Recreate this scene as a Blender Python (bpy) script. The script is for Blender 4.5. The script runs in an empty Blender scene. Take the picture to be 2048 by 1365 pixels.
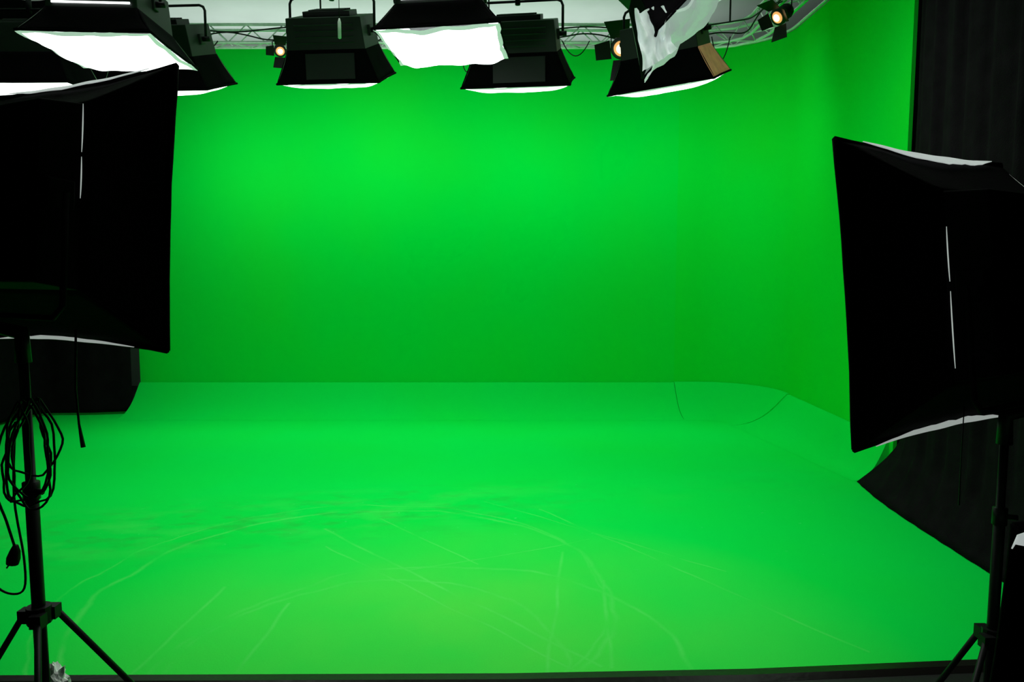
import bpy, math, random
from mathutils import Vector, Matrix, noise
random.seed(4)
C = bpy.context.scene.collection
sc = bpy.context.scene
try:
    sc.view_settings.view_transform = 'Standard'
    sc.view_settings.look = 'None'
    sc.view_settings.exposure = -0.07
except Exception: pass

# ---------------------------------------------------------------- materials
def mat(name, col, rough=0.8, metal=0.0, spec=0.3, emit=None, es=0.0, bump=0.0, bscale=60, var=0.0, vscale=3.0):
    m = bpy.data.materials.new(name); m.use_nodes = True
    nt = m.node_tree; b = nt.nodes["Principled BSDF"]
    b.inputs["Base Color"].default_value = (*col, 1)
    b.inputs["Roughness"].default_value = rough
    b.inputs["Metallic"].default_value = metal
    b.inputs["Specular IOR Level"].default_value = spec
    if emit:
        b.inputs["Emission Color"].default_value = (*emit, 1)
        b.inputs["Emission Strength"].default_value = es
    tc = nt.nodes.new("ShaderNodeTexCoord")
    if bump:
        n = nt.nodes.new("ShaderNodeTexNoise"); n.inputs["Scale"].default_value = bscale
        nt.links.new(tc.outputs["Object"], n.inputs["Vector"])
        bp = nt.nodes.new("ShaderNodeBump"); bp.inputs["Strength"].default_value = bump
        bp.inputs["Distance"].default_value = 0.01
        nt.links.new(n.outputs["Fac"], bp.inputs["Height"]); nt.links.new(bp.outputs["Normal"], b.inputs["Normal"])
    if var:
        n2 = nt.nodes.new("ShaderNodeTexNoise"); n2.inputs["Scale"].default_value = vscale
        n2.inputs["Detail"].default_value = 5
        nt.links.new(tc.outputs["Object"], n2.inputs["Vector"])
        r = nt.nodes.new("ShaderNodeMapRange")
        r.inputs["From Min"].default_value = .3; r.inputs["From Max"].default_value = .7
        r.inputs["To Min"].default_value = 1 - var; r.inputs["To Max"].default_value = 1 + var
        nt.links.new(n2.outputs["Fac"], r.inputs["Value"])
        vm = nt.nodes.new("ShaderNodeVectorMath"); vm.operation = 'SCALE'
        vm.inputs[0].default_value = col
        nt.links.new(r.outputs["Result"], vm.inputs["Scale"])
        nt.links.new(vm.outputs["Vector"], b.inputs["Base Color"])
    return m

M_black = mat("black_fabric", (.003, .0025, .0035), .95, spec=.04, bump=.3, bscale=90)
M_curt = mat("black_curtain", (.0056, .0044, .0056), .95, spec=.04, bump=.3, bscale=120, var=.25, vscale=8)
M_metal = mat("black_metal", (.007, .0065, .0075), .45, spec=.15)
M_house = mat("black_housing", (.012, .012, .013), .5, spec=.4, bump=.1, bscale=200)
M_fhouse = mat("matte_black_housing", (.0025, .0022, .003), .8, spec=.06)
M_white = mat("white_fabric", (.85, .88, .87), .9, bump=.3, bscale=40)
M_alu = mat("aluminium", (.70, .78, .75), .4, metal=.2, var=.1, vscale=20)
M_ceil = mat("ceiling_paint", (.54, .68, .61), .95, spec=.1, var=.04, vscale=2)
M_grey = mat("grey_wall", (.30, .33, .31), .95, spec=.1, var=.05)
M_dfloor = mat("dark_floor", (.008, .008, .008), .5, spec=.3, var=.2, vscale=10, bump=.1)
M_edge = mat("dark_edge_trim", (.008, .007, .006), .3, spec=.3, bump=.1, bscale=30)
M_glow = mat("lit_diffuser", (.85, .85, .85), .8, emit=(.93, 1, .97), es=4.2)
M_glow2 = mat("lit_diffuser_rear", (.85, .85, .85), .8, emit=(.93, 1, .97), es=3.2)
M_glowL = mat("lit_diffuser_stand", (.85, .85, .85), .8, emit=(.93, 1, .97), es=3.4)
M_glowR = mat("lit_diffuser_stand_dim", (.85, .85, .85), .8, emit=(.93, 1, .97), es=1.0)
M_hem = mat("translucent_hem", (.6, .68, .65), .9, emit=(.85, 1, .95), es=.42, bump=.5, bscale=30)
M_under = mat("self_lit_edge_cloth", (.40, .42, .42), .9, emit=(.86, .93, .90), es=.34, bump=.5, bscale=30, var=.3, vscale=12)  # emission stands in for light coming through the lower cloth edge
M_top = mat("self_lit_top_cloth", (.5, .52, .52), .9, emit=(.9, 1, .97), es=.42, bump=.5, bscale=30, var=.2, vscale=12)  # emission makes this cloth pale where no light reaches it
M_loose = mat("loose_diffuser_cloth", (.50, .56, .54), .9, emit=(.82, 1, .93), es=.30, bump=1.0, bscale=14)
M_leak = mat("seam_light_leak", (.6, .65, .62), .9, emit=(.9, 1, .95), es=.40)
M_off = mat("unlit_diffuser", (.72, .76, .76), .9, bump=.3, bscale=20)
M_inner = mat("silver_lining", (.6, .62, .62), .6)
M_lens = mat("warm_lens", (.5, .3, .15), .3, emit=(1, .45, .15), es=.9)
M_lenshot = mat("warm_lens_core", (.9, .8, .5), .3, emit=(1, .80, .48), es=2.6)
M_warmglow = mat("warm_glow_flap", (.60, .27, .14), .6, spec=.3, emit=(1, .48, .24), es=.12, bump=.2, var=.4, vscale=6)  # orange base and weak emission put a warm glow into the flap
M_cable = mat("black_rubber", (.006, .006, .006), .5, spec=.2)

def green_mat(name, floor=False, side=False):
    m = bpy.data.materials.new(name); m.use_nodes = True
    nt = m.node_tree; N = nt.nodes; L = nt.links; b = N["Principled BSDF"]
    b.inputs["Roughness"].default_value = .8 if floor else .95
    b.inputs["Specular IOR Level"].default_value = .05 if floor else .0
    tc = N.new("ShaderNodeTexCoord")
    def noi(sc_, det=4, vec=None):
        n = N.new("ShaderNodeTexNoise"); n.inputs["Scale"].default_value = sc_; n.inputs["Detail"].default_value = det
        L.new(vec or tc.outputs["Object"], n.inputs["Vector"]); return n
    def mth(op, a, bb=None, cc=None):
        n = N.new("ShaderNodeMath"); n.operation = op
        for i, v in enumerate((a, bb, cc)):
            if v is None: continue
            if isinstance(v, (int, float)): n.inputs[i].default_value = v
            else: L.new(v, n.inputs[i])
        return n.outputs[0]
    def rng(v, a, bb, c=0, d=1):
        r = N.new("ShaderNodeMapRange"); r.inputs["From Min"].default_value = a; r.inputs["From Max"].default_value = bb
        r.inputs["To Min"].default_value = c; r.inputs["To Max"].default_value = d
        L.new(v, r.inputs["Value"]); return r.outputs["Result"]
    def mix(f, a, bb):
        x = N.new("ShaderNodeMix"); x.data_type = 'RGBA'
        if isinstance(f, float): x.inputs[0].default_value = f
        else: L.new(f, x.inputs[0])
        for k, v in ((6, a), (7, bb)):
            if isinstance(v, tuple): x.inputs[k].default_value = (*v, 1)
            else: L.new(v, x.inputs[k])
        return x.outputs[2]
    base = (.0, .66, .066) if floor else (.0, .65, .048)
    alt = (.001, .65, .054) if floor else (.005, .64, .036)
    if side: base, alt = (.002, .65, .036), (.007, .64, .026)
    bright_tint = (.070, .68, .064)
    c = mix(rng(noi(.8 if floor else .6, 3).outputs["Fac"], .35, .7), base, alt)
    fine = noi(220, 2).outputs["Fac"]
    if floor:
        sep = N.new("ShaderNodeSeparateXYZ"); 
        w = noi(1.4, 7)
        addv = N.new("ShaderNodeVectorMath"); addv.operation = 'MULTIPLY_ADD'
        L.new(w.outputs["Color"], addv.inputs[0]); addv.inputs[1].default_value = (.24, .24, 0)
        L.new(tc.outputs["Object"], addv.inputs[2]); L.new(addv.outputs[0], sep.inputs[0])
        X, Y = sep.outputs[0], sep.outputs[1]
        sep2 = N.new("ShaderNodeSeparateXYZ"); w2 = noi(1.2, 2)
        add2 = N.new("ShaderNodeVectorMath"); add2.operation = 'MULTIPLY_ADD'
        L.new(w2.outputs["Color"], add2.inputs[0]); add2.inputs[1].default_value = (.10, .10, 0)
        L.new(tc.outputs["Object"], add2.inputs[2]); L.new(add2.outputs[0], sep2.inputs[0])
        X2, Y2 = sep2.outputs[0], sep2.outputs[1]
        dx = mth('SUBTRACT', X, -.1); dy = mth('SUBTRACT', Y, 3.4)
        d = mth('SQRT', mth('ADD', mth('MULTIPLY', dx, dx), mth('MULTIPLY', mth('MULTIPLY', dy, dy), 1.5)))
        bright_msk = mth('MULTIPLY', rng(d, 2.1, .4), rng(noi(1.0, 4).outputs["Fac"], .25, .6, .3, 1))  # brighter light at front centre, put into the floor colour as yellower green
        c = mix(bright_msk, c, bright_tint)
        scr = None
        def addm(s, v): return v if s is None else mth('MAXIMUM', s, v)
        for cx, cy, R, wd in ((-.70, 3.95, 1.35, .020), (-.50, 3.25, .85, .016), (-.25, 3.15, 1.15, .018), (-.8, 4.0, 1.42, .012)):
            ax = mth('SUBTRACT', X, cx); ay = mth('SUBTRACT', Y, cy)
            rr = mth('SQRT', mth('ADD', mth('MULTIPLY', ax, ax), mth('MULTIPLY', ay, ay)))
            scr = addm(scr, mth('MULTIPLY', rng(mth('ABSOLUTE', mth('SUBTRACT', rr, R)), wd, wd * .1), .85))
        for x0, y0, x1, y1, wd in ((-1.23, 4.8, .38, 3.06, .013), (-1.15, 4.5, .3, 3.0, .009), (.2, 5.2, 1.6, 3.2, .010), (-1.55, 3.9, -1.6, 3.0, .015), (-1.15, 3.7, -1.15, 3.0, .014), (-.9, 5.0, -.2, 4.2, .009), (.3, 4.4, .15, 3.0, .013), (-.2, 5.4, 1.2, 4.1, .007), (-.6, 4.1, .5, 4.6, .007), (.5, 4.0, .42, 3.05, .014)):
            ln = math.hypot(x1 - x0, y1 - y0); tx, ty = (x1 - x0) / ln, (y1 - y0) / ln
            ax = mth('SUBTRACT', X2, x0 + .05); ay = mth('SUBTRACT', Y2, y0 + .05)
            dist = mth('ABSOLUTE', mth('SUBTRACT', mth('MULTIPLY', ax, ty), mth('MULTIPLY', ay, tx)))
            al = mth('ADD', mth('MULTIPLY', ax, tx), mth('MULTIPLY', ay, ty))
            inside = mth('MULTIPLY', mth('GREATER_THAN', al, 0), mth('LESS_THAN', al, ln))
            scr = addm(scr, mth('MULTIPLY', rng(dist, wd, wd * .1), inside))
        msk = rng(noi(3.1, 6).outputs["Fac"], .34, .62)
        c = mix(mth('MULTIPLY', mth('MULTIPLY', scr, msk), .36), c, (.14, .76, .16))
        st = N.new("ShaderNodeMapping"); st.inputs["Scale"].default_value = (1.0, 1.8, 1); st.inputs["Rotation"].default_value = (0, 0, -.3)
        L.new(tc.outputs["Object"], st.inputs[0])
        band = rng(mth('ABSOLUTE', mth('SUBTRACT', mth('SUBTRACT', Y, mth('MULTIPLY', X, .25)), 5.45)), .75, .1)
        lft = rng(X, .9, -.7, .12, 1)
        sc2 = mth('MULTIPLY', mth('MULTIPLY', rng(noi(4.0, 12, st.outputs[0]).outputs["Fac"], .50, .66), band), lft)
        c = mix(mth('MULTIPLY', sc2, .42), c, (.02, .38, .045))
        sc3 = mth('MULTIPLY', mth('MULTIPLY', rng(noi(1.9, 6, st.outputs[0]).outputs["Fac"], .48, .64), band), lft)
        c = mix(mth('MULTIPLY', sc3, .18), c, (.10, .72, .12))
        spk = mth('MULTIPLY', rng(noi(26, 3).outputs["Fac"], .70, .76), rng(mth('ABSOLUTE', mth('SUBTRACT', Y, 5.2)), 1.3, .3))
        c = mix(mth('MULTIPLY', spk, .4), c, (.10, .72, .25))
    hs = N.new("ShaderNodeVectorMath"); hs.operation = 'SCALE'
    L.new(c, hs.inputs[0]); L.new(rng(fine, .3, .7, .95, 1.05), hs.inputs["Scale"])
    L.new(hs.outputs[0], b.inputs["Base Color"])
    bp = N.new("ShaderNodeBump"); bp.inputs["Strength"].default_value = .08; bp.inputs["Distance"].default_value = .01
    L.new(noi(90, 2).outputs["Fac"], bp.inputs["Height"]); L.new(bp.outputs[0], b.inputs["Normal"])
    return m
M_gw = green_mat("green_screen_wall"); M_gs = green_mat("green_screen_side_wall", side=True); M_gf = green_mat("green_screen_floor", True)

# ---------------------------------------------------------------- mesh helpers
def link(o, parent=None):
    C.objects.link(o)
    if parent: o.parent = parent
    return o
def mk(name, vs, fs, mats, parent=None, M=None, smooth=False, mi=None, label=None):
    me = bpy.data.meshes.new(name)
    if M is not None: vs = [M @ Vector(v) for v in vs]
    me.from_pydata([tuple(v) for v in vs], [], fs)
    for m in (mats if isinstance(mats, (list, tuple)) else [mats]): me.materials.append(m)
    if mi:
        for p, i in zip(me.polygons, mi): p.material_index = i
    if smooth:
        for p in me.polygons: p.use_smooth = True
    me.validate(); me.update()
    o = bpy.data.objects.new(name, me); link(o, parent)
    if label: o["label"] = label
    return o
def tubegeo(pts, r, n=8, vs=None, fs=None, closed=False):
    vs = [] if vs is None else vs; fs = [] if fs is None else fs
    pts = [Vector(p) for p in pts]; base = len(vs); k = len(pts)
    prev = None
    for i, p in enumerate(pts):
        if closed: t = pts[(i + 1) % k] - pts[i - 1]
        else: t = pts[min(i + 1, k - 1)] - pts[max(i - 1, 0)]
        t = t.normalized() if t.length > 1e-9 else Vector((0, 0, 1))
        if prev is None:
            a = Vector((0, 0, 1)) if abs(t.z) < .9 else Vector((1, 0, 0))
            u = t.cross(a).normalized()
        else:
            u = (prev - t * prev.dot(t)).normalized()
        prev = u; w = t.cross(u)
        rr = r[i] if isinstance(r, (list, tuple)) else r
        for j in range(n):
            an = 2 * math.pi * j / n
            vs.append(p + (u * math.cos(an) + w * math.sin(an)) * rr)
    m = k if closed else k - 1
    for i in range(m):
        for j in range(n):
            a = base + i * n + j; b = base + i * n + (j + 1) % n
            c = base + ((i + 1) % k) * n + (j + 1) % n; d = base + ((i + 1) % k) * n + j
            fs.append((a, b, c, d))
    if not closed:
        fs.append(tuple(base + j for j in range(n))[::-1]); fs.append(tuple(base + (k - 1) * n + j for j in range(n)))
    return vs, fs
def tube(name, pts, r, m, parent=None, n=8, M=None, closed=False, label=None):
    vs, fs = tubegeo(pts, r, n, closed=closed)
    return mk(name, vs, fs, m, parent, M, True, label=label)
def smooth_pts(pts, k=5):
    pts = [Vector(p) for p in pts]; out = []
    for i in range(len(pts) - 1):
        p0 = pts[max(i - 1, 0)]; p1 = pts[i]; p2 = pts[i + 1]; p3 = pts[min(i + 2, len(pts) - 1)]
        for j in range(k):
            t = j / k
            out.append(.5 * ((2 * p1) + (p2 - p0) * t + (2 * p0 - 5 * p1 + 4 * p2 - p3) * t * t + (3 * p1 - p0 - 3 * p2 + p3) * t ** 3))
    out.append(pts[-1]); return out
def boxgeo(c, s, vs, fs, bev=0, top=1.0):
    b = len(vs); x, y, z = s[0] / 2, s[1] / 2, s[2] / 2
    for dz, k in ((-z, 1), (z, top)):
        for dx, dy in ((-x, -y), (x, -y), (x, y), (-x, y)):
            vs.append(Vector((c[0] + dx * k, c[1] + dy * k, c[2] + dz)))
    for f in ((3, 2, 1, 0), (4, 5, 6, 7), (0, 1, 5, 4), (1, 2, 6, 5), (2, 3, 7, 6), (3, 0, 4, 7)): fs.append(tuple(b + i for i in f))
def bevel(o, w=.008, s=2):
    md = o.modifiers.new("bev", 'BEVEL'); md.width = w; md.segments = s; md.limit_method = 'ANGLE'
def solid(o, t, off=0, mo=0):
    md = o.modifiers.new("sol", 'SOLIDIFY'); md.thickness = t; md.offset = off; md.material_offset = mo
def empty(name, loc, label, cat, group=None):
    e = bpy.data.objects.new(name, None); e.empty_display_size = .1; e.location = loc; link(e)
    e["label"] = label; e["category"] = cat
    if group: e["group"] = group
    return e
def tag(o, label, cat, group=None):
    o["label"] = label; o["category"] = cat
    if group: o["group"] = group
def struct(o, label=None):
    o["kind"] = "structure"
    if label: o["label"] = label
    return o

# ---------------------------------------------------------------- room shell
X0, X1, Y0, Y1, ZC = -7.2, 4.6, -2.5, 11.0, 4.9
def slab(name, a, b, m, label):
    vs, fs = [], []
    c = [(a[i] + b[i]) / 2 for i in range(3)]; s = [abs(b[i] - a[i]) for i in range(3)]
    boxgeo(c, s, vs, fs); return struct(mk(name, vs, fs, m), label)
slab("ceiling", (X0, Y0, ZC), (X1, Y1, ZC + .1), M_ceil, "pale grey painted studio ceiling")
slab("wall_rear", (X0, Y1, -.1), (X1, Y1 + .1, ZC), M_grey, "plain grey room wall behind the green screen")
slab("wall_left", (X0 - .1, Y0, -.1), (X0, Y1, ZC), M_curt, "dark studio side wall")
slab("wall_far_right", (X1, Y0, -.1), (X1 + .1, Y1, ZC), M_curt, "dark studio side wall")
slab("wall_front", (X0, Y0 - .1, -.1), (X1, Y0, ZC), M_curt, "dark studio wall")
slab("floor_dark", (X0, Y0, -.11), (X1, Y1, -.012), M_dfloor, "dark studio floor around the green stage")

R = .8; WX = 3.03; WY = 9.0; ZT = 4.26
def path(x_start=None, arc=True, y_end=None, x_from=-4.5, step=.25, to_x=WX - R):
    P = []
    if x_start is not None:
        n = max(1, int((to_x - x_start) / step))
        for i in range(n + 1): P.append(('b', x_start + (to_x - x_start) * i / n))
    if arc:
        for i in range(1 if P else 0, 17): P.append(('a', math.pi / 2 * (1 - i / 16)))
    if y_end is not None:
        n = max(1, int((WY - R - y_end) / step))
        for i in range(1 if P else 0, n + 1): P.append(('r', (WY - R) + (y_end - (WY - R)) * i / n))
    return P
def at(p, off):
    k, v = p
    if k == 'b': return (v, WY - off)
    if k == 'a': return (WX - R + (R - off) * math.cos(v), WY - R + (R - off) * math.sin(v))
    return (WX - off, v)
def sweep(name, P, prof, m, label, taper=None):
    vs, fs = [], []; k = len(prof)
    for i, p in enumerate(P):
        s = 1 if taper is None else 1 + (taper - 1) * i / (len(P) - 1)
        for off, z in prof:
            x, y = at(p, off * s); vs.append((x, y, z))
    for i in range(len(P) - 1):
        for j in range(k):
            j2 = (j + 1) % k
            fs.append((i * k + j, i * k + j2, (i + 1) * k + j2, (i + 1) * k + j))
    fs.append(tuple(range(k))); fs.append(tuple((len(P) - 1) * k + j for j in range(k))[::-1])
    o = mk(name, vs, fs, m, smooth=True)
    for p in o.data.polygons:
        if len(p.vertices) > 4: p.use_smooth = False
    try: o.data.set_sharp_from_angle(angle=math.radians(35))
    except Exception: pass
    return struct(o, label)
wp = [(0, 0), (0, ZT), (-.03, ZT), (-.03, 0)]
sweep("wall_back", path(-4.5, False, to_x=1.96), wp, M_gw, "green chroma key fabric wall")
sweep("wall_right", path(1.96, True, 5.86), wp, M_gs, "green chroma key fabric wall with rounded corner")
cv = [(0, .342), (.022, .342)]
for i in range(1, 17):
    t = i / 16
    a = t * math.pi / 2
    k = .7 * (1 - t)
    ox = .022 + .60 * ((1 - k) * (1 - math.cos(a)) + k * t); z = .342 * ((1 - k) * (1 - math.sin(a)) + k * (1 - t)) + .0008
    cv.append((ox, z))
cv += [(0, .0004)]
cv2 = [(o_ * 1.02 + (.006 if z > .02 else 0), z + (.008 if z > .2 else .008 * z / .2)) for o_, z in cv]
cv2[0] = (0, cv2[0][1]); cv2[-1] = (0, .0004)
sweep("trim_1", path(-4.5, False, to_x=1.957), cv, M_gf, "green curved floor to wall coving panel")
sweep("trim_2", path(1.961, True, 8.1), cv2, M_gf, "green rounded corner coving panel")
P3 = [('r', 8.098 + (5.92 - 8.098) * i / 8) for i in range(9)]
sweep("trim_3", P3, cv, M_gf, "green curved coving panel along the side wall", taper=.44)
poly = [(-6.9, 2.97), (-2.0, 3.0), (.0, 3.015), (1.0, 3.05), (2.05, 3.13), (2.75, 3.18), (2.76, 4.1), (2.78, 5.1), (2.80, 5.6), (2.9, 5.88), (3.03, 5.9), (3.03, 9.0), (-6.9, 9.0)]
n = len(poly); vs = [(x, y, 0) for x, y in poly] + [(x, y, -.012) for x, y in poly]
fs = [tuple(range(n)), tuple(range(n, 2 * n))[::-1]] + [(i, i + n, (i + 1) % n + n, (i + 1) % n) for i in range(n)]
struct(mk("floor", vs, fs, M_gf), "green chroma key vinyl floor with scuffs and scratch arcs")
ed = poly[:6]
vs, fs = [], []
for x, y in ed:
    for dy, z in ((0, .006), (-.05, .008), (-.075, -.011), (0.0, -.011)): vs.append((x, y + dy - .0, z))
for i in range(len(ed) - 1):
    for j in range(4): fs.append((i * 4 + j, i * 4 + (j + 1) % 4, i * 4 + 4 + (j + 1) % 4, i * 4 + 4 + j))
struct(mk("trim_4", vs, fs, M_edge), "dark glossy edging strip along the green floor")
PR = path(-4.5, True, 5.86)
struct(tube("trim_5", [(*at(p, .02), ZT + .012) for p in PR], .014, M_alu), "pale metal rail holding the green fabric")

# ---------------------------------------------------------------- curtains
def curtain(name, top, bot, z0, z1, amp, freq, label, step=.03, flare=1.0):
    def samp(pl):
        pl = smooth_pts([Vector((p[0], p[1], 0)) for p in pl], 6); L = [0]
        for a, b in zip(pl, pl[1:]): L.append(L[-1] + (b - a).length)
        def f(t):
            s = t * L[-1]
            for i in range(len(pl) - 1):
                if s <= L[i + 1] + 1e-9:
                    k = (s - L[i]) / max(1e-6, (L[i + 1] - L[i])); return pl[i].lerp(pl[i + 1], k), (pl[i + 1] - pl[i]).normalized()
            return pl[-1], (pl[-1] - pl[-2]).normalized()
        return f, L[-1]
    ft, Lt = samp(top); fb, Lb = samp(bot)
    nU = int(max(Lt, Lb) / step); vs, fs = [], []
    ks = [0, .01, .02, .035, .05, .07, .09, .12, .2, .3, .45, .6, .8, 1]; nV = len(ks) - 1
    for i in range(nU + 1):
        t = i / nU
        a, da = ft(t); b, db = fb(t)
        nn = Vector((-da.y, da.x, 0))
        ph = t * max(Lt, Lb) * freq
        for j, k in enumerate(ks):
            f = min(1, k * flare); f = math.sin(f * math.pi / 2) if flare > 1 else f
            p = b.lerp(a, f)
            wv = amp * (.12 + .88 * min(1, k * 6)) * (math.sin(ph * 6.283 + 2.5 * noise.noise(Vector((t * 9, k * 1.2, 3)))) + .5 * math.sin(ph * 6.283 * 1.7 + k))
            q = p + nn * wv
            vs.append((q.x, q.y, z0 + (z1 - z0) * k))
    for i in range(nU):
        for j in range(nV):
            a = i * (nV + 1) + j; fs.append((a, a + nV + 1, a + nV + 2, a + 1))
    o = mk(name, vs, fs, M_curt, smooth=True); solid(o, .004)
    tag(o, label, "curtain"); return o
curtain("black_curtain", [(3.09, 5.83), (2.90, 5.35), (2.83, 4.4), (2.80, 2.2)], [(2.77, 5.89), (2.70, 5.3), (2.68, 4.4), (2.68, 2.2)], .004, 4.12, .018, 4.2,
        "black drape hanging to the floor beside the green wall", flare=9)
curtain("black_curtain", [(-4.44, 8.80), (-4.9, 8.72), (-5.6, 8.6), (-5.75, 7.6), (-5.8, 4.0)], [(-4.50, 8.78), (-4.9, 8.68), (-5.55, 8.55), (-5.6, 7.6), (-5.8, 4.0)], .03, 4.7, .018, 1.7,
        "black drape hanging beside the end of the green wall")

# ---------------------------------------------------------------- trusses
def truss(name, pts, label, ZB=4.19, hgt=.19, hw=.10):
    pts = [Vector((x, y, 0)) for x, y in pts]
    L = [0]
    for a, b in zip(pts, pts[1:]): L.append(L[-1] + (b - a).length)
    n = int(L[-1] / .20); S = []
    for i in range(n + 1):
        s = L[-1] * i / n
        for k in range(len(pts) - 1):
            if s <= L[k + 1] + 1e-6:
                t = (s - L[k]) / (L[k + 1] - L[k]); S.append((pts[k].lerp(pts[k + 1], t), (pts[k + 1] - pts[k]).normalized())); break
    root = empty(name, (S[0][0].x, S[0][0].y, ZB), label, "lighting truss")
    inv = Matrix.Translation(root.location).inverted()
    def row(lat, z): return [p + Vector((-d.y, d.x, 0)) * lat + Vector((0, 0, z)) for p, d in S]
    rows = [row(-hw, ZB), row(hw, ZB), row(-hw, ZB + hgt), row(hw, ZB + hgt)]
    for r in rows: tube("chord_tube", r, .016, M_alu, root, 8, inv)
    vs, fs = [], []
    for i in range(n):
        for a, b in ((0, 2), (1, 3), (0, 1)):
            if i % 2: a, b = b, a
            tubegeo([rows[a][i], rows[b][i + 1]], .007, 5, vs, fs)
    mk("lattice", vs, fs, M_alu, root, inv, True)
    for i in range(2, n, 9):
        tube("hanging_rod", [rows[2][i], rows[2][i] + Vector((0, 0, ZC - ZB - hgt))], .010, M_metal, root, 6, inv)
    for q in (0, 1):
        cab = [p + Vector((-d.y, d.x, 0)) * (-hw - .025) + Vector((0, 0, ZB + .05 + .09 * q + .035 * math.sin(i * (1.3 - .5 * q)) + .02 * math.sin(i * .37 + q))) for i, (p, d) in enumerate(S)]
        tube("lashed_cable", smooth_pts(cab, 3), .008, M_cable, root, 6, inv)
    return root
t1 = truss("lighting_truss", [(-4.35, 8.62), (2.0, 8.62)], "straight aluminium lattice truss carrying lamps above the green wall")
cur = [(2.02, 8.62)] + [(WX - R - .02 + (R - .38) * math.cos(a) , WY - R + (R - .38) * math.sin(a)) for a in [math.pi / 2 * (1 - i / 10) for i in range(11)]] + [(2.63, 7.5), (2.63, 6.1)]
t2 = truss("lighting_truss", cur, "curved aluminium lattice truss following the rounded wall corner")
def beam(y, x0, x1, z):
    o = tube("ceiling_pipe", [(x0, y, z), (x1, y, z)], .025, M_metal); tag(o, "black steel pipe under the ceiling", "pipe", "ceiling pipes")
beam(7.3, -6.5, 2.3, 4.872); beam(5.8, -6.5, 2.3, 4.872)
for tr, x, w, dp in ((t1, .7, .3, .16), (t1, -.5, .16, .33), (t2, 2.25, .2, .25), (t1, -3.4, .35, .12)):
    y = 8.5 if tr is t1 else 8.35
    loc = tr.location
    pts = [Vector((x + w * (t - .5), y, 4.2 - dp * 4 * t * (1 - t))) - loc for t in [i / 12 for i in range(13)]]
    tube("lamp_cable", pts, .006, M_cable, tr, 6)

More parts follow.
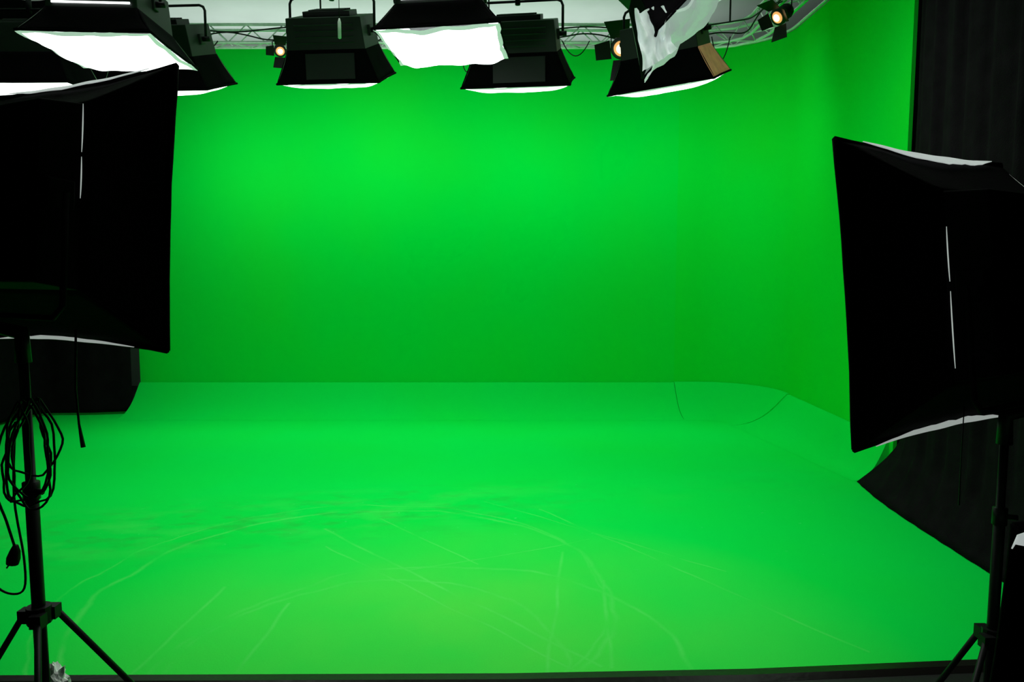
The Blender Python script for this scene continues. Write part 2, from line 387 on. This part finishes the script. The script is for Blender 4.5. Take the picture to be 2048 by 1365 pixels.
# ---------------------------------------------------------------- softboxes
def frame(pos, nrm, up):
    z = Vector(nrm).normalized(); y = Vector(up); y = (y - z * y.dot(z)).normalized(); x = y.cross(z)
    M = Matrix((x, y, z)).transposed().to_4x4(); M.translation = Vector(pos); return M
def lamp(root, M, W, H, e, spread, z=.08, extra=0):
    l = bpy.data.lights.new("softbox_lamp", 'AREA'); l.shape = 'RECTANGLE'; l.size = W * .8; l.size_y = H * .8
    if extra: l.size_y = H * .45
    l.energy = e; l.color = (.95, 1, .97); l.spread = math.radians(spread)
    o = bpy.data.objects.new("softbox_lamp", l); C.objects.link(o)
    o.matrix_world = M @ Matrix.Translation((0, (.12 if extra else 0), z)) @ Matrix.Rotation(math.pi - math.radians(extra), 4, 'X')
def head(root, M, W, H, hw, hh, d, hd, glow, warm=False, seed=0, slit=0, strip=True, bulge=.03, crumple=0, mh=None, hood=0, seams=(), su=.8, sw=(.15, .15), tubes=0, bow=.012):
    rnd = random.Random(seed)
    inv = Matrix.Translation(root.location).inverted(); T = inv @ M
    def bw(u, s): return -bow * (1 - u * u) + .005 * noise.noise(Vector((u * 3.2, s * 2.1, seed)))
    vs, fs = [], []
    boxgeo((0, 0, -d - hd / 2 + .01), (2 * hw, 2 * hh, hd), vs, fs)
    vs = [Vector((v.x * (.94 if v.z < -d - hd / 2 else 1), v.y * (.94 if v.z < -d - hd / 2 else 1), v.z)) for v in vs]
    boxgeo((0, 0, -d - hd - .01), (hw * 1.2, hh * 1.0, .05), vs, fs)
    for k in (-1, 1): boxgeo((k * hw * .98, 0, -d - hd * .5), (.03, .09, .09), vs, fs)
    for k in range(5): boxgeo((0, (k - 2) * hh * .22, -d - hd - .04), (hw * .9, .012, .015), vs, fs)
    if hood:
        for k in range(4): boxgeo((0, -hh * .985, -d - hd * (.2 + .18 * k)), (hw * 1.5, .012, .010), vs, fs)
    o = mk("housing", vs, fs, mh or M_house, root, T); bevel(o, .010, 2)
    if tubes:
        vs, fs = [], []
        boxgeo((0, -hh - .006, -d - .03), (hw * 1.7, .006, .014), vs, fs)
        o = mk("light_slot", vs, fs, M_glow2, root, T, label="bright slot showing the lamp tubes"); bevel(o, .002, 1)
    nu, nv = 16, 8
    for s in range(4):
        horiz = s < 2; sg = 1 if s % 2 else -1
        vs, fs = [], []
        ph = rnd.random() * 6
        for i in range(nu + 1):
            u = i / nu * 2 - 1
            for j in range(nv + 1):
                v = j / nv
                sag = -.012 * math.sin(v * math.pi) * (1 - .5 * abs(u)) + bw(u, s) * v
                g = slit * max(0, (1 - abs(u)) ** .5) * (1 - v)
                if horiz:
                    x = sg * (hw + g + (W / 2 - hw) * v + sag); y = u * (hh + (H / 2 - hh) * v)
                else:
                    y = sg * (hh + (H / 2 - hh) * v + sag); x = u * (hw + (W / 2 - hw) * v)
                z = -d * (1 - v) + .006 * math.sin(u * 5 + ph) * v
                if v == 1 : z += .006 * (abs(u) ** 3)
                vs.append((x, y, z))
        for i in range(nu):
            for j in range(nv):
                a = i * (nv + 1) + j; q = (a, a + 1, a + nv + 2, a + nv + 1)
                if (sg < 0) == (not horiz): q = q[::-1]
                fs.append(q)
        m1 = M_warmglow if (warm and horiz and sg < 0) else M_black
        o = mk("fabric_flap", vs, fs, [m1, M_inner], root, T, True)
        solid(o, .005, -1, 1)
        if m1 is M_warmglow: o["label"] = "flap with a warm orange lamp glow put into its colour"
    vs, fs = [], []
    for s in range(4):
        sg = 1 if s % 2 else -1
        pts = []
        for i in range(13):
            u = i / 6 - 1
            if s < 2: pts.append((sg * (W / 2 + bw(u, s)), u * H / 2, .003))
            else: pts.append((u * W / 2, sg * (H / 2 + bw(u, s)), .003))
        tubegeo(pts, .010, 6, vs, fs)
    mk("front_rim", vs, fs, M_black, root, T, True)
    if hood:
        vs, fs = [], []
        boxgeo((-hw * .1, 0, 0), (hw * 1.25, .004, d * .8), vs, fs)
        A = math.atan2(H / 2 - hh, d)
        Rm = Matrix.Translation((0, -(hh + (H / 2 - hh) * .5) - .012, -d * .5)) @ Matrix.Rotation(A, 4, 'X')
        mk("vent_panel", vs, fs, M_house, root, T @ Rm)
    vs, fs = [], []; n = 32; mi = []
    for i in range(n + 1):
        for j in range(n + 1):
            u = i / n * 2 - 1; v = j / n * 2 - 1
            e = (1 - u ** 4) * (1 - v ** 4)
            z = .008 + bulge * e + .003 * math.sin(u * 9 + seed) * math.sin(v * 7)
            ex = 1.0
            if crumple:
                z += crumple * (.6 * noise.noise(Vector((u * 2.2, v * 2.2, seed))) + .2 * noise.noise(Vector((u * 5, v * 5, seed)))+.2)
                ex = 1 + crumple * .8 * max(abs(u), abs(v)) ** 6 * (.35 + noise.noise(Vector((u * 2.0, v * 2.0, seed + 7))))
            bx = 1 - bow * (1 - v * v) / (W / 2) * abs(u) ** 3; by = 1 - bow * (1 - u * u) / (H / 2) * abs(v) ** 3
            vs.append((u * (W / 2 - .005) * ex * bx, v * (H / 2 - .005) * ex * by, z))
    for i in range(n):
        for j in range(n):
            a = i * (n + 1) + j; fs.append((a, a + n + 1, a + n + 2, a + 1))
            mi.append(1 if crumple and (i < 1 or j < 1 or i >= n - 1 or j >= n - 1) else 0)
    mk("diffuser", vs, fs, [glow, M_hem], root, T, True, mi=mi, label="white translucent front cloth" + (", unlit" if glow is M_off else ", brightly lit"))
    if strip:
        for sg in (-1, 1):
            vs, fs = [], []; n = 24; s_ = 3 if sg > 0 else 2
            for i in range(n + 1):
                u = (i / n * 2 - 1) * su + (.0 if sg > 0 else .06)
                wd = sw[0 if sg > 0 else 1] * (1 - abs(i / n * 2 - 1) ** 2.5) * (1 + .3 * noise.noise(Vector((i * .5, seed, sg))))
                for v in (.95, .95 - wd):
                    sag = -.012 * math.sin(v * math.pi) * (1 - .5 * abs(u)) + bw(u, s_) * v
                    y = sg * (hh + (H / 2 - hh) * v + sag + .014); x = u * (hw + (W / 2 - hw) * v)
                    vs.append((x, y, -d * (1 - v) - .008))
            for i in range(n): fs.append((2 * i, 2 * i + 1, 2 * i + 3, 2 * i + 2))
            o = mk("cloth_edge", vs, fs, M_top if sg > 0 else M_under, root, T, False, label="white cloth edge folded over the black flap"); solid(o, .003)
            for a0, a1 in seams:
                vs, fs = [], []
                for i in range(11):
                    y = (a0 + (a1 - a0) * i / 10) * hh
                    wd = .0015 * math.sin(math.pi * min(1, (i + .4) / 10.8)) ** .5
                    x = sg * (hw + .004)
                    vs += [(x, y, -d - .010), (x + sg * wd * 1.6, y, -d - .009 + wd * 1.2)]
                for i in range(10): fs.append((2 * i, 2 * i + 1, 2 * i + 3, 2 * i + 2))
                o = mk("seam_gap", vs, fs, M_leak, root, T, False, label="pale glowing slit along the seam"); solid(o, .0015)
    return T
def yoke_up(root, M, T, hw, hh, d, hd, rise):
    zc = -d - hd * .5; r = .009; x = hw + .035
    inv = Matrix.Translation(root.location).inverted()
    A = [M @ Vector((k * x, 0, zc)) for k in (-1, 1)]
    top = [a + Vector((0, 0, rise)) for a in A]
    c = (top[0] + top[1]) / 2
    rd = .05
    e = (top[1] - top[0]).normalized()
    pts = [A[0], top[0] - Vector((0, 0, rd)), top[0] - Vector((0, 0, rd * .3)) + e * rd * .3, top[0] + e * rd, top[1] - e * rd, top[1] - Vector((0, 0, rd * .3)) - e * rd * .3, top[1] - Vector((0, 0, rd)), A[1]]
    tube("yoke_bracket", pts, r + .003, M_metal, root, 8, inv)
    for a in A: tube("tilt_knob", [a - e * .035, a + e * .035], .022, M_metal, root, 10, inv)
    tube("hanging_pole", [c + Vector((0, 0, -.03)), c + Vector((0, 0, .09)), c + Vector((0, 0, .1)), Vector((c.x, c.y, ZC))], [.024, .024, .013, .013], M_metal, root, 8, inv)
def hang(px, py, pz, tilt, W, H, glow, label, roll=0, yaw=0, warm=False, seed=0, d=.27, hd=.27, rise=None, hs=.76, bulge=.03, crumple=0, e=0, spread=140, hood=0, extra=0, tubes=0):
    t = math.radians(tilt)
    nrm = Vector((0, math.sin(t), -math.cos(t))); up = Vector((0, math.cos(t), math.sin(t)))
    Rm = Matrix.Rotation(math.radians(yaw), 3, 'Z') @ Matrix.Rotation(math.radians(roll), 3, 'Y')
    M = frame((px, py, pz), Rm @ nrm, Rm @ up)
    root = empty("hanging_softbox_light", (px, py, pz + .3), label, "studio softbox light", "hanging softbox lights")
    hw = W / 2 * hs; hh = H / 2 * hs
    T = head(root, M, W, H, hw, hh, d, hd, glow, warm, seed, strip=False, bulge=bulge, crumple=crumple, hood=hood, tubes=tubes)
    yoke_up(root, M, T, hw, hh, d, hd, rise or (hd * .5 + .16))
    if e: lamp(root, M, W, H, e, spread, .02 + bulge + crumple * 1.2 + (.12 if extra else 0), extra)
    return root
LB = "black hanging softbox, its lit cloth aimed at the green wall"
E2 = 9.6; SP = 140; EX = 55
hang(-1.61, 7.15, 3.47, 21, .93, .66, M_glow2, "black hanging softbox with rumpled silvery lower rim", seed=1, e=E2, spread=SP, hood=1, extra=EX, yaw=-5, bulge=.06, crumple=.02)
hang(.07, 7.15, 3.43, 19, .98, .66, M_glow2, "black hanging softbox with a thin glowing lower rim", seed=2, e=E2, spread=SP, hood=1, extra=EX, bulge=.065, yaw=-8, crumple=.012)
hang(1.46, 7.15, 3.43, 18, .98, .70, M_glow2, "black hanging softbox with a warm orange glow coloured into one flap", warm=True, seed=3, roll=-3, e=E2 * .85, spread=SP, extra=EX, bulge=.065, yaw=-28, crumple=.012, hs=.72)
hang(-3.16, 7.15, 3.39, 18, .98, .66, M_glow2, LB, seed=4, e=E2, spread=SP, extra=EX, bulge=.06, yaw=-4)
hang(-4.40, 7.1, 3.36, 2, 1.0, .66, M_glow2, LB, seed=5, bulge=.05)
hang(-2.98, 5.8, 3.34, 0, .9, .95, M_glow, "black hanging softbox with brightly glowing white face", seed=6, yaw=4, rise=.3, d=.2, crumple=.035, bulge=.07, e=10, spread=120, tubes=1, hs=.7)
hang(-.50, 5.85, 3.40, 0, .89, .9, M_glow, "black hanging softbox with glowing sagging white cloth", seed=7, yaw=-4, roll=-2, d=.2, bulge=.09, crumple=.045, e=10, spread=120, tubes=1, hs=.7)
g = hang(1.21, 5.35, 3.46, -12, .80, .78, M_loose, "steeply tilted hanging softbox with loose crumpled white cloth", seed=8, roll=-47, yaw=6, d=.36, hs=.45, rise=.5, crumple=.12, bulge=.05, e=14, spread=160)
cn = [Vector((.80, 5.10, 3.40)), Vector((.845, 5.02, 2.98)), Vector((1.05, 4.98, 3.10)), Vector((.99, 5.06, 3.38))]
vs, fs = [], []; n = 26
for i in range(n + 1):
    for j in range(n + 1):
        u, v = i / n, j / n
        p = (cn[0].lerp(cn[3], u)).lerp(cn[1].lerp(cn[2], u), v)
        p += Vector((.02 * noise.noise(Vector((u * 2, v * 3, 1))), .08 * noise.noise(Vector((u * 6, v * 2.5, 4))) + .02 * noise.noise(Vector((u * 12, v * 7, 4))) - .02, .02 * noise.noise(Vector((u * 2, v * 2, 9)))))
        vs.append(p - g.location)
for i in range(n):
    for j in range(n):
        a = i * (n + 1) + j; fs.append((a, a + n + 1, a + n + 2, a + 1))
mk("loose_cloth", vs, fs, M_loose, g, None, True, label="crumpled translucent cloth hanging off the box")

def stand_light(label, face, nrm, W, H, hw, hh, d, hd, pole, hub, glow, seed, legrot, pr=.017, strip=True, rr_=.75, slit=.006, seams=(), su=.8, sw=(.15, .15)):
    root = empty("softbox_on_stand", (pole[0], pole[1], -.012), label, "studio softbox light")
    inv = Matrix.Translation(root.location).inverted()
    M = frame(face, nrm, (0, 0, 1))
    head(root, M, W, H, hw, hh, d, hd, glow, seed=seed, slit=slit, strip=strip, mh=M_fhouse, seams=seams, su=su, sw=sw, bow=.018)
    zc = -d - hd * .55
    A = M @ Vector((-hw - .04, 0, zc)); B = M @ Vector((hw + .04, 0, zc))
    yb = -hh - .09
    A2 = M @ Vector((-hw - .04, yb, zc)); B2 = M @ Vector((hw + .04, yb, zc)); c = (A2 + B2) / 2
    tube("yoke_bracket", [A, A2.lerp(A, .1), A2.lerp(B2, .05), B2.lerp(A2, .05), B2.lerp(B, .1), B], .010, M_fhouse, root, 8, inv)
    pt = Vector((pole[0], pole[1], c.z - .10))
    tube("swivel_joint", [c + Vector((0, 0, .02)), c + Vector((0, 0, -.03)), pt + Vector((0, 0, .04)), pt - Vector((0, 0, .06))], [.018, .020, .026, .026], M_metal, root, 10, inv)
    tube("pole", [(pole[0], pole[1], hub - .25), (pole[0], pole[1], hub + .45), (pole[0], pole[1], hub + .451), pt], [pr * 1.25, pr * 1.25, pr * .95, pr * .95], M_metal, root, 12, inv)
    tube("clamp_collar", [(pole[0], pole[1], hub + .41), (pole[0], pole[1], hub + .47)], pr * 1.6, M_metal, root, 12, inv)
    tube("clamp_knob", [(pole[0], pole[1], hub + .44), (pole[0] + .05, pole[1] - .02, hub + .44)], .010, M_metal, root, 8, inv)
    vs, fs = [], []
    tubegeo([(pole[0], pole[1], hub - .03), (pole[0], pole[1], hub + .03)], pr * 2.3, 12, vs, fs)
    for k in range(3):
        a = math.radians(legrot + 120 * k); dx, dy = math.cos(a), math.sin(a)
        boxgeo((pole[0] + dx * .045, pole[1] + dy * .045, hub - .005), (.04, .04, .045), vs, fs)
    mk("leg_hub", vs, fs, M_metal, root, inv)
    for k in range(3):
        a = math.radians(legrot + 120 * k); dx, dy = math.cos(a), math.sin(a)
        h0 = hub + .005; rr = h0 * rr_
        zf = .004 if pole[1] + dy * rr > 3.0 else -.008
        p0 = Vector((pole[0] + dx * .05, pole[1] + dy * .05, h0)); p1 = Vector((pole[0] + dx * rr, pole[1] + dy * rr, zf))
        tube("leg", [p0, p1], .011, M_metal, root, 8, inv)
        tube("foot", [p1 + (p0 - p1) * .06, p1 + Vector((dx * .012, dy * .012, .006))], .014, M_cable, root, 8, inv)
    return root
c5 = math.cos(math.radians(5)); s5 = -math.sin(math.radians(5))
stand_light("large black softbox seen from behind with coiled cable on its stand", (-1.64, 2.85, 1.91), (.462 * c5, .887 * c5, s5), 1.06, .98, .43, .30, .25, .14, (-1.64, 2.50), .51, M_glowL, 11, -62, seams=((-.02, .42), (.47, .98)), sw=(.09, .06))
stand_light("large black softbox seen from behind on a tripod stand", (1.59, 2.816, 1.62), (-.55 * c5, .835 * c5, s5 * 1.3), 1.15, 1.04, .375, .31, .23, .14, (1.71, 2.56), .40, M_glowR, 12, 218, seams=((-.85, -.05), (.05, .62)), sw=(.15, .12), pr=.015)
r3 = stand_light("low black softbox on a stand, white cloth corner showing", (1.56, 1.86, .70), (-.30, .95, .1), .84, .82, .27, .27, .2, .12, (1.72, 1.58), .22, M_off, 13, 30, slit=0, strip=False)
vs = []; fs = []
for i in range(9):
    u = i / 8
    a = Vector((1.124, 1.635, 1.075)).lerp(Vector((1.23, 1.66, 1.105)), u); b = Vector((1.128, 1.635, 1.086)).lerp(Vector((1.23, 1.66, 1.20)), u)
    w_ = Vector((0, .008 * math.sin(i * 2.1), .003 * math.sin(i * 1.7)))
    vs += [a + w_ - r3.location, b + w_ - r3.location]
for i in range(8): fs.append((2 * i, 2 * i + 2, 2 * i + 3, 2 * i + 1))
o = mk("cloth_corner", vs, fs, M_top, r3, None, True, label="folded white cloth corner"); solid(o, .003)  # corner glows from its own material; this box is unlit

# ---------------------------------------------------------------- fresnel spotlights
def fresnel(pos, aim, r, label, zt=4.19, op_=38):
    root = empty("spotlight", (pos[0], pos[1], pos[2]), label, "spotlight", "warm spotlights on the truss")
    M = frame((0, 0, 0), Vector(aim) - Vector(pos), (0, 0, 1))
    tube("lamp_body", [(0, 0, -r * 3.0), (0, 0, -r * 2.9), (0, 0, -r * 1.2), (0, 0, -r * .6), (0, 0, 0), (0, 0, .003)], [r * .6, r * 1.1, r * 1.2, r * 1.45, r * 1.45, r * 1.1], M_house, root, 20, M)
    for k in range(4): tube("cooling_fin", [(0, 0, -r * (1.5 + .3 * k)), (0, 0, -r * (1.4 + .3 * k))], r * 1.28, M_metal, root, 16, M)
    def dome(name, rr, z0, m, h):
        vs = [(0, 0, z0 + h)]; fs = []
        for i in range(1, 6):
            for j in range(20):
                a = j / 20 * 6.2832; q = i / 5
                vs.append((rr * q * math.cos(a), rr * q * math.sin(a), z0 + h * (1 - q * q)))
        for j in range(20): fs.append((0, 1 + j, 1 + (j + 1) % 20))
        for i in range(4):
            for j in range(20):
                a = 1 + i * 20 + j; b = 1 + i * 20 + (j + 1) % 20; fs.append((a, a + 20, b + 20, b))
        mk(name, vs, fs, m, root, M, True)
    dome("lens", r, .006, M_lens, r * .25); dome("glowing_bulb", r * .62, .010 + r * .15, M_lenshot, r * .3)
    for k in range(4):
        a = math.pi / 2 * k; L_ = r * (2.2 if k % 2 == 0 else 1.8); w0 = r * 1.2; w1 = r * (1.7 if k % 2 == 0 else 1.0)
        Rz = Matrix.Rotation(a, 4, 'Z'); op = math.radians(op_)
        q = [(-w0, r * 1.42, 0.005), (w0, r * 1.42, .005), (w1, r * 1.42 + L_ * math.sin(op) * 1.2, L_ * math.cos(op)), (-w1, r * 1.42 + L_ * math.sin(op) * 1.2, L_ * math.cos(op))]
        o = mk("barn_door", q, [(0, 1, 2, 3)], M_metal, root, M @ Rz); solid(o, .004)
    x = r * 1.7
    zt_ = zt - pos[2]
    side = M.to_3x3() @ Vector((1, 0, 0)); back = M.to_3x3() @ Vector((0, 0, -r * 1.6))
    A = back + side * x; B = back - side * x; up = Vector((0, 0, r * 2.0))
    tube("yoke_bracket", [A, A + up * .85, A * .8 + B * .2 + up, B * .8 + A * .2 + up, B + up * .85, B], .006, M_metal, root, 6)
    cpt = back + up
    tube("truss_clamp", [cpt, Vector((cpt.x, cpt.y, max(zt_, up.z + .03)))], .014, M_metal, root, 8)
fresnel((-2.50, 8.35, 4.05), (-1.0, 4, 1.6), .045, "small warm spotlight with barn doors clamped to truss", op_=60)
fresnel((1.15, 8.15, 4.02), (-.6, 3.5, 1.2), .08, "glowing warm spotlight with open barn doors", op_=62)
fresnel((2.46, 7.2, 4.03), (-2.6, 4.6, .3), .055, "warm spotlight with barn doors on the curved truss", op_=45)

# ---------------------------------------------------------------- cables etc
root = empty("power_cable", (-1.62, 2.45, 1.28), "black coiled power cable with plug hanging from the stand", "cable")
inv = Matrix.Translation(root.location).inverted()
rnd = random.Random(2)
for k in range(6):
    pts = []; ox = rnd.uniform(-.012, .035); sx = rnd.uniform(.040, .085); sz = rnd.uniform(.12, .20); tl = rnd.uniform(-.3, .3)
    for i in range(36):
        a = i / 36 * 6.2832
        lx = sx * math.sin(a) * (1 - .35 * math.cos(a)); lz = sz * (math.cos(a) - 1)
        nz = Vector((math.cos(a), math.sin(a), k * 2.7))
        pts.append(Vector((-1.605 + ox + lx - tl * lz * .3 + .022 * noise.noise(nz * 1.6), 2.44 - .008 * k + .018 * math.cos(a), 1.27 + lz + .02 * noise.noise(nz * 1.9 + Vector((5, 0, 0))))))
    tube("cable_loop", pts, .0038, M_cable, root, 6, inv, closed=True)
tube("cable_tail", smooth_pts([(-1.62, 2.45, 1.27), (-1.69, 2.44, 1.15), (-1.72, 2.44, .98), (-1.69, 2.44, .86), (-1.665, 2.44, .76)]), .0042, M_cable, root, 6, inv)
tube("plug", [(-1.665, 2.44, .78), (-1.668, 2.44, .76), (-1.675, 2.44, .735), (-1.68, 2.44, .715)], [.008, .016, .021, .019], M_cable, root, 12, inv)
tube("plug_pin", [(-1.685, 2.44, .72), (-1.70, 2.44, .70)], .003, M_alu, root, 6, inv)
tube("cable_tail", smooth_pts([(-1.76, 2.44, .72), (-1.74, 2.44, .64), (-1.69, 2.44, .61), (-1.645, 2.44, .63), (-1.64, 2.44, .74), (-1.66, 2.44, .95), (-1.64, 2.44, 1.2)]), .0038, M_cable, root, 6, inv)
o = tube("pull_cord", [(-1.47, 2.52, 1.50), (-1.47, 2.50, 1.3), (-1.465, 2.5, 1.18), (-1.455, 2.5, 1.10)], [.004, .004, .004, .008], M_cable); tag(o, "thin black cord dangling below the softbox", "cord")
o = tube("pull_cord", [(1.60, 2.62, 1.22), (1.60, 2.62, 1.0), (1.602, 2.62, .86)], [.002, .002, .003], M_cable); tag(o, "thin black cord dangling below the softbox", "cord")
root = empty("hanging_switch", (-1.40, 6.3, 3.57), "white pull switch hanging on a thin wire", "switch")
tube("wire", [(0, 0, .16), (0.0, 0, ZC - 3.57)], .003, M_cable, root, 6)
tube("switch_stick", [(0, 0, 0), (0, 0, .005), (0, 0, .13), (0, 0, .16)], [.006, .014, .014, .005], M_white, root, 10)
vs, fs = [], []; nu, nv = 24, 14
for j in range(nv + 1):
    th = j / nv * math.pi
    for i in range(nu):
        a = i / nu * 6.2832
        d_ = Vector((math.sin(th) * math.cos(a), math.sin(th) * math.sin(a), math.cos(th)))
        rr = 1 + .55 * noise.noise(d_ * 2.6 + Vector((3, 1, 0))) + .35 * noise.noise(d_ * 7)
        vs.append((-1.835 + .042 * d_.x * rr, 2.88 + .04 * d_.y * rr, max(-.011, .04 + .065 * d_.z * rr)))
for j in range(nv):
    for i in range(nu): fs.append((j * nu + i, j * nu + (i + 1) % nu, (j + 1) * nu + (i + 1) % nu, (j + 1) * nu + i))
o = mk("plastic_bag", vs, fs, M_white); tag(o, "small crumpled white plastic bag on the floor", "bag")

# ---------------------------------------------------------------- lights
def area(name, loc, rot, sx, sy, e, col, spread=180):
    l = bpy.data.lights.new(name, 'AREA'); l.shape = 'RECTANGLE'; l.size = sx; l.size_y = sy; l.energy = e; l.color = col; l.spread = math.radians(spread)
    o = bpy.data.objects.new(name, l); o.location = loc; o.rotation_euler = rot; link(o); return o
area("added_ceiling_fill", (-1.5, 9.9, 3.6), (math.pi, 0, 0), 7, .5, 62, (1, .95, .97))  # both of these lights are added out of view to brighten the ceiling
area("added_ceiling_fill", (-1.5, 6.6, 4.35), (math.pi, 0, 0), 7, .2, 32, (1, .95, .97))
area("added_floor_fill", (.0, 4.1, 4.3), (0, 0, 0), 3.5, 1.2, 37, (1, 1, .95), 100)  # three added lights out of view, brightening floor and coving
area("added_floor_fill", (-.9, 5.9, 4.7), (0, 0, 0), 6.5, .4, 11, (1, 1, .97), 80)
area("added_floor_fill", (-.7, 7.75, 4.7), (0, 0, 0), 7.4, .7, 17, (1, 1, .97), 46)
w = bpy.data.worlds.new("w"); sc.world = w; w.use_nodes = True
w.node_tree.nodes["Background"].inputs[0].default_value = (.02, .022, .021, 1)
w.node_tree.nodes["Background"].inputs[1].default_value = .3

cd = bpy.data.cameras.new("camera"); cam = bpy.data.objects.new("camera", cd); link(cam)
cd.lens = 26.37; cd.sensor_width = 36; cam.location = (0, 0, 1.7)
cam.rotation_euler = (math.radians(90 - 5.43), 0, 0); cd.clip_start = .05
sc.camera = cam
